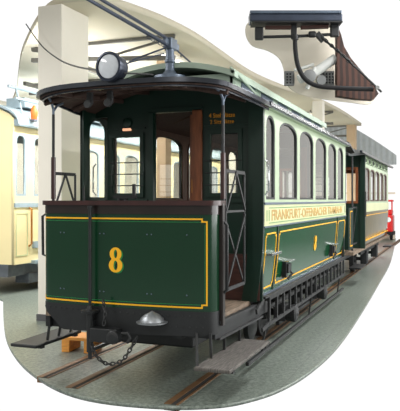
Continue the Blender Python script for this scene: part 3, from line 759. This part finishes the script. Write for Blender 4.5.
# =================================================================== SECOND TRAM (trailer)
K = thing('tram_trailer', 'second tram coupled behind number 8, with olive lower panels and fretted top lights', 'tram', (0,8.7,0))
def kf(u, v, w): return (.92+w, u, v)
kw = [(.12,.90),(1.05,1.85),(2.0,2.8),(2.95,3.75),(3.9,4.7)]
holes = [arch(a,b,1.62,2.33,.06) for a, b in kw]
for sx in (1,-1):
    kf = lambda u, v, w: (sx*(.92+w), u, v)
    up = plate('window_wall', rect(0,5.2,1.58,2.38), holes, .04, kf, 'dwood' if 0 else 'pale', K)
    for h in holes:
        fr = plate('window_frame', h, [inset(h,.03)], .05, kf, 'dwood', up)
        plate('glass', inset(h,.02), [], .006, kf, 'glass', fr)
    MB().box(sx*.90,sx*.95,0,5.2,1.40,1.58).build('cream_band','band',K)
    l = MB().slab([[(sx*(.94-.07*((1.4-z)/.7)**1.8), yy, z) for z in [.70+.7*k/8 for k in range(9)]] for yy in (0,5.2)], (-sx*.03,0,0)).build('lower_panel','olive',K,True)
    mb = MB()
    for a, b in ((.1,5.1),):
        for z in (.80,1.32): mb.box(sx*.90,sx*.945,a,b,z,z+.012)
    mb.build('gold_lining','gold',l)
    # fretted top lights
    tl = MB().box(sx*.88,sx*.90,0,5.2,2.38,2.58).build('toplight_board','dgreen',K)
    mb = MB()
    for z in (2.385,2.565): mb.box(sx*.90,sx*.93,0,5.2,z,z+.02)
    for k in range(8):
        a = .02+k*.73; mb.bar((sx*.915,a,2.39),(sx*.915,a,2.58),.03,.02)
        if k == 7: break
        c = a+.365; mb.tube([(sx*.915, c+.26*math.cos(2*PI*q/12), 2.485+.06*math.sin(2*PI*q/12)) for q in range(12)], .011, 5, True)
    mb.build('fretwork','pale',tl)
    MB().box(sx*.86,sx*.96,-.03,.05,.66,2.58).build('corner_pillar','dgreen',K)
    MB().tube([(sx*.95,-.06,1.3),(sx*.98,-.06,1.33),(sx*.98,-.06,1.8),(sx*.95,-.06,1.84)],.011).build('grab_rail','iron',K,True)
    MB().box(sx*.78,sx*1.0,-1.0,-.2,.33,.36).build('step_board','black',K)
    MB().box(sx*.78,sx*1.0,5.3,6.0,.33,.36).build('step_board','black',K)
b = plate('bulkhead', rect(-.9,.9,.66,2.58), [rect(-.28,.28,.7,2.4), rect(-.8,-.36,1.6,2.3), rect(.36,.8,1.6,2.3)], .04, lambda u, v, w: (u, .02+w, v), 'dgreen', K)
plate('window_frame', rect(.34,.82,1.58,2.32), [rect(.39,.77,1.63,2.27)], .05, lambda u, v, w: (u, .0+w, v), 'wood', b)
plate('window_frame', rect(-.82,-.34,1.58,2.32), [rect(-.77,-.39,1.63,2.27)], .05, lambda u, v, w: (u, .0+w, v), 'wood', b)
plate('bulkhead', rect(-.9,.9,.66,2.58), [rect(-.28,.28,.7,2.4), rect(-.8,-.36,1.6,2.3), rect(.36,.8,1.6,2.3)], .04, lambda u, v, w: (u, 5.18+w, v), 'wood', K)
MB().box(-.88,.88,-1.1,5.9,.60,.66).build('floor','boards',K)
mb = MB(); rows = [[(u/10*(1. if y > -.7 else .8), y, 2.59+.2*(1-(u/10)**2)-(.06 if y < -.5 else 0)) for u in range(-10,11)] for y in (-1.2,-.9,-.4,0,5.2,5.9)]
kr = mb.slab(rows,(0,0,-.04)).build('roof','roofd',K,True)
MB().box(.97,1.02,-.9,5.9,2.56,2.60).build_split('gutter','rim',kr)
kd = MB().box(-.75,.80,-1.12,-1.08,.70,1.50).box(.77,.81,-1.1,-.72,.70,1.50).build('dash_panel','dgreen',K,bevel=.01)
MB().box(.811,.814,-1.05,-1.03,.78,1.42).box(.811,.814,-1.05,-.76,.76,.78).box(.811,.814,-1.05,-.76,1.42,1.44).build('gold_lining','gold',kd)
MB().tube([(.80,-.70,.66),(.80,-.70,2.5)],.018).build('canopy_post','black',K,True)
MB().bar((.80,-.68,.78),(.80,-.05,.78),.01,.03).bar((.80,-.68,1.5),(.80,-.05,1.5),.01,.03).bar((.80,-.68,.8),(.80,-.05,1.5),.01,.02).build_split('gate_bar','iron',K)
MB().box(-.6,.6,-1.1,5.9,.45,.60).build_split('underframe','black',K)
MB().box(-.1,.1,-1.75,-1.1,.46,.56).build('drawbar','black',K)
for yy in (1.6,3.6):
    for sx in (-1,1):
        MB().lathe((sx*.44,yy,.31),(sx,0,0),[(0,.302),(.02,.302),(.022,.299),(.09,.298),(.1,.25),(.07,.22),(.07,.1),(.12,.08)],28).build('wheel','iron',K,True)
        MB().box(sx*.66,sx*.82,yy-.1,yy+.1,.2,.5).build('axle_box','black',K,bevel=.02)
    MB().tube([(-.7,yy,.31),(.7,yy,.31)],.04).build('axle','iron',K,True)
for sx in (-1,1): MB().bar((sx*.74,.8,.5),(sx*.74,4.4,.5),.05,.08).build('truck_frame','black',K)

# =================================================================== small things
t = thing('wooden_stand', 'small orange pine block stand on the floor under the tram front', 'stand', (-1.16,1.24,0), .12)
MB().box(-.20,.20,-.15,.15,.13,.165).build('top_board','box',t,bevel=.004)
for xx in (-.13,.13): MB().box(xx-.045,xx+.045,-.15,.15,0,.13).build('support_block','box',t,bevel=.004)
rv = thing('rail_tractor', 'small red vehicle with white lamps at the far end of the hall', 'vehicle', (-.1,23.,0))
MB().box(-.42,.42,-.3,.5,.35,1.05).build('body','red',rv,bevel=.06)
MB().box(-.38,.38,-.1,.45,1.05,1.25).build('hood','red',rv,bevel=.05)
mb = MB()
for xx in (-.36,.36): mb.box(xx-.03,xx+.03,-.05,.0,1.2,1.6)
mb.box(-.4,.4,-.1,.45,1.58,1.66); mb.build('cab_frame','red',rv,bevel=.02)
for xx in (-.25,.25): MB().lathe((xx,-.30,.85),(0,-1,0),[(0,.1),(.03,.1),(.04,.05)],18).build('lamp','paper',rv,True)
MB().box(-.2,.2,-.32,-.30,.5,.68).build('white_plate','paper',rv)
MB().box(-.45,.45,-.34,.5,.22,.36).build('bumper','tyre',rv,bevel=.02)
for xx in (-.33,.33): MB().lathe((xx-.05,0,.17),(1,0,0),[(0,.16),(.1,.16)],20).build('wheel','tyre',rv,True)

# =================================================================== coupling detail hanging at upper right
TH = math.atan2(255,660)
G = (1.335,1.83,3.19)     # separate detail floating beside the tram roof, turned to the camera
def gthing(name, label, cat): return thing(name, label, cat, G, TH)
def g(px, py, d=0): return ((px-320)*.0104, d, (50-py)*.0104)
gout = [(250,12),(262,9),(300,8),(341,10),(343,22),(345,38),(352,54),(362,66),(376,80),(384,92),(378,97),(360,95),(335,92),(312,88),(298,82),(290,72),(289,60),(284,48),(272,40),(256,35),(249,24)]
gp = [(p.x, p.y) for p in smooth_poly([((a-320)*.0104,(50-b)*.0104) for a, b in gout], 4, True)]
o = plate('wall_panel', gp, [], .03, lambda u, v, w: (u, w+.35, v), 'wallm'); o.location = G; o.rotation_euler = (0,0,TH); struct(o)
b = gthing('steel_beam','dark blue-grey steel beam above the black hose and hanger bar','beam')
MB().bar(g(250,16.5),g(342,16.5),.2,.075).build('beam_web','dsteel',b,bevel=.01)
MB().bar(g(250,11.5),g(341,11.5),.24,.03).build('beam_flange','steelblue',b,bevel=.006)
MB().bar(g(252,21),g(342,21),.22,.015).build('beam_lip','black',b)
h = gthing('hanger_bar','black hanger bar with end blocks below the dark blue-grey beam','bracket')
MB().tube([g(258,34),g(300,33),g(337,31)],.016,10).build('rod','black',h,True)
for a, c in ((260,31),(336,28)): MB().bar(g(a,c-7),g(a,c+6),.09,.055).build('end_block','black',h,bevel=.012)
MB().bar(g(266,24.5),g(292,24.5),.05,.035).bar(g(302,24.5),g(330,23.5),.05,.035).build('cross_bracket','rust',h,bevel=.006)
MB().bar(g(295,22),g(295,36),.06,.045).lathe(g(313,32,-.03),(1,0,0),[(-.04,.02),(-.03,.035),(.03,.035),(.04,.02)],14).bar(g(318,30),g(325,38),.05,.06).build_split('clamp','black',h,bevel=.008)
h = gthing('rubber_hose','thick black hose curving down from the hanger bar to the brown post','hose')
pts = smooth_poly([g(295.5,34,-.05),g(296,50,-.05),g(299,66,-.06),(g(306,78,-.07)),g(318,84.5,-.08),g(340,87,-.1),g(372,88.5,-.12)],6)
MB().tube(pts,.024,10).build('hose','tyre',h,True)
MB().tube([g(295.5,33,-.05),g(296,38,-.05)],.033,12).build('hose_collar','black',h,True)
h = gthing('chain_link_rod','thin dark twisted rod slanting down across the ribbed brown post','rod')
MB().tube([g(322,36,-.06),g(341,54,-.12),g(360,73,-.15),g(379,92,-.17)],.011,8).build('rod','iron',h,True)
chain(MB(),[g(323,37,-.08),g(341,55,-.14),g(352,66,-.15)],.04,.006,.014).build('chain','black',h)
MB().lathe(g(374,88,-.18),(0,-1,0),[(0,.02),(.03,.02)],12).build('end_pin','chrome',h)
o = plate('wooden_post', [((a-320)*.0104,(50-c)*.0104) for a, c in [(340,20),(344,30),(347,42),(354,54),(364,66),(376,79),(382,90),(377,96),(360,95),(340,92)]], [], .12, lambda u, v, w: (u, w+.12, v), 'post')
o.location = G; o.rotation_euler = (0,0,TH); tag(o,'ribbed dark brown wooden post beside the hose','post')
h = gthing('perforated_screen','grey perforated metal screen behind the white pipes','screen')
holes = []
for a, c in ((292,66),(330,66)):
    holes = [rect((a-1+i*3.2-320)*.0104,(a+1+i*3.2-320)*.0104,(50-c-j*3-1)*.0104,(50-c-j*3+1)*.0104) for i in range(3 if a < 300 else 4) for j in range(4)]
    w_ = 10 if a < 300 else 14
    plate('screen_plate', rect((a-3-320)*.0104,(a-3+w_-320)*.0104,(50-c-12)*.0104,(50-c+3)*.0104), holes, .01, lambda u, v, w: (u, w+.28, v), 'perf', h)
    MB().box((a-3-320)*.0104,(a-3+w_-320)*.0104,.30,.31,(50-c-12)*.0104,(50-c+3)*.0104).build('dark_backing','black',h)
h = gthing('white_pipe_joint','cluster of white pipes and a clamp behind the black hose','pipe')
MB().tube([g(302,74,.15),g(320,66,.15),g(340,52,.15)],.05,14).build('pipe','pipe',h,True)
MB().tube([g(298,64,.18),g(312,60,.18),g(318,58,.18)],.018,10).tube([g(310,84,.12),g(316,72,.12),g(318,62,.12)],.022,10).build('branch_pipe','pipe',h,True)
MB().lathe(g(312,72,.1),(0,-1,0),[(0,.07),(.04,.07),(.05,.04)],18).lathe(g(324,76,.1),(0,-1,0),[(0,.05),(.04,.05)],18).build('pipe_clamp','perf',h,True)

# =================================================================== light
w = bpy.data.worlds.new('World'); scene.world = w; w.use_nodes = True
nt = w.node_tree; bg = nt.nodes['Background']; bg.inputs[1].default_value = 1.0
tc = nt.nodes.new('ShaderNodeTexCoord')
def N(t, **k):
    n = nt.nodes.new(t)
    for a, b in k.items(): setattr(n, a, b)
    return n
def ramp(src, stops, mode='LINEAR'):
    r = N('ShaderNodeValToRGB'); r.color_ramp.interpolation = mode; e = r.color_ramp.elements
    e[0].position, e[0].color = stops[0][0], (*stops[0][1], 1); e[1].position, e[1].color = stops[1][0], (*stops[1][1], 1)
    for p, c in stops[2:]: x = e.new(p); x.color = (*c, 1)
    nt.links.new(src, r.inputs['Fac']); return r
sp = N('ShaderNodeSeparateXYZ'); nt.links.new(tc.outputs['Generated'], sp.inputs[0])
mr = N('ShaderNodeMapRange'); mr.inputs[1].default_value = -1; mr.inputs[2].default_value = 1; nt.links.new(sp.outputs['Z'], mr.inputs[0])
# surroundings painted into the world for reflections: floor, dark band, walls, roof, light streaks
hall = ramp(mr.outputs[0], [(0,(.3,.31,.3)), (.36,(.62,.65,.63)), (.42,(.46,.48,.46)), (.455,(.14,.15,.14)), (.497,(.16,.17,.16)), (.505,(.36,.36,.33)), (.60,(.46,.45,.41)), (.72,(.55,.53,.47)), (1,(.6,.58,.52))])
wv = N('ShaderNodeTexWave', bands_direction='Y'); wv.inputs['Scale'].default_value = 1.6; wv.inputs['Distortion'].default_value = .6; nt.links.new(tc.outputs['Generated'], wv.inputs[0])
wr = ramp(wv.outputs['Fac'], [(.80,(0,0,0)), (.9,(1,1,1))])
zr = ramp(mr.outputs[0], [(.535,(0,0,0)), (.55,(1,1,1)), (.60,(1,1,1)), (.615,(0,0,0))])
ml = N('ShaderNodeMix', data_type='RGBA', blend_type='MULTIPLY'); ml.inputs['Factor'].default_value = 1
nt.links.new(wr.outputs[0], ml.inputs['A']); nt.links.new(zr.outputs[0], ml.inputs['B'])
ad = N('ShaderNodeMix', data_type='RGBA', blend_type='ADD'); ad.inputs['Factor'].default_value = .9
nt.links.new(hall.outputs[0], ad.inputs['A']); nt.links.new(ml.outputs['Result'], ad.inputs['B'])
# added white backdrop: a cone of world colour about the camera direction
vm = N('ShaderNodeVectorMath', operation='DOT_PRODUCT'); nt.links.new(tc.outputs['Generated'], vm.inputs[0]); vm.inputs[1].default_value = (-math.sin(TH), math.cos(TH), 0)
# added bright patch right of the cone, lightens reflections in the side windows
v2 = N('ShaderNodeVectorMath', operation='DOT_PRODUCT'); nt.links.new(tc.outputs['Generated'], v2.inputs[0]); v2.inputs[1].default_value = (.26, .965, .03)
c2 = ramp(v2.outputs['Value'], [(.93,(0,0,0)), (.97,(1,1,1))])
z2 = ramp(mr.outputs[0], [(.49,(0,0,0)), (.505,(1,1,1)), (.56,(1,1,1)), (.60,(.45,.45,.45))])
mk = N('ShaderNodeMath', operation='MULTIPLY'); nt.links.new(c2.outputs[0], mk.inputs[0]); nt.links.new(z2.outputs[0], mk.inputs[1])
m2 = N('ShaderNodeMix', data_type='RGBA'); nt.links.new(mk.outputs[0], m2.inputs['Factor']); nt.links.new(ad.outputs['Result'], m2.inputs['A']); m2.inputs['B'].default_value = (.95,.93,.88,1)
cr = ramp(vm.outputs['Value'], [(.885,(0,0,0)), (.905,(1,1,1))])
mx = N('ShaderNodeMix', data_type='RGBA'); nt.links.new(cr.outputs[0], mx.inputs['Factor']); nt.links.new(m2.outputs['Result'], mx.inputs['A']); mx.inputs['B'].default_value = (1.05,1.05,1.05,1)
nt.links.new(mx.outputs['Result'], bg.inputs[0])
def area(name, loc, size, power, rot=(0,0,0), color=(1,1,1)):
    l = bpy.data.lights.new(name,'AREA'); l.shape = 'RECTANGLE'; l.size, l.size_y = size; l.energy = power; l.color = color
    o = bpy.data.objects.new(name, l); COL.objects.link(o); o.location = loc; o.rotation_euler = rot; return o
for x, y in ((-3.4,5.),(-3.4,9),(-3.4,13),(-3.4,17),(-6,9),(-6,13),(-6,17)):      # added lamps boosting the hall tubes: down, and up to brighten the ceiling
    area('hall_fill_light', (x,y,3.9), (.3,3), 190)
    area('ceiling_fill_light', (x,y,3.45), (.3,3), 55, (PI,0,0))
for x, y in ((2.8,2.),(2.8,7),(2.8,12),(2.8,17),(5.8,2),(5.8,9)): area('hall_fill_light', (x,y,4.2), (.3,3), 130)  # unseen fill lamps added above the open right side
for x, y in ((-3.,-1.5),(-5.5,1.5),(1.2,-5.5)): area('hall_fill_light', (x,y,4.2), (.3,3), 150)  # unseen lamps added in front to brighten the column faces
area('right_fill_light', (9,5,2.4), (2.6,16), 900, (0,PI/2,0))     # added fill from the open right side, no windows there
area('end_wall_fill_light', (1.5,19,3.4), (3,1.2), 90, (PI/2,0,0))  # unseen lamp added to brighten the corrugated end wall

# =================================================================== camera
cam = bpy.data.cameras.new('camera'); co = bpy.data.objects.new('camera', cam); COL.objects.link(co)
co.location = (2.668,-5.07,1.65); co.rotation_euler = (PI/2, 0, TH)
cam.sensor_fit = 'HORIZONTAL'; cam.sensor_width = 36; cam.lens = 660/400*36; cam.shift_y = -5.5/411*411/400; cam.clip_end = 200
scene.camera = co
vs = scene.view_settings; scene.display_settings.display_device = 'sRGB'
vs.view_transform = 'Standard'; vs.look = 'None'; vs.exposure = 0; vs.gamma = 1; vs.use_curve_mapping = False
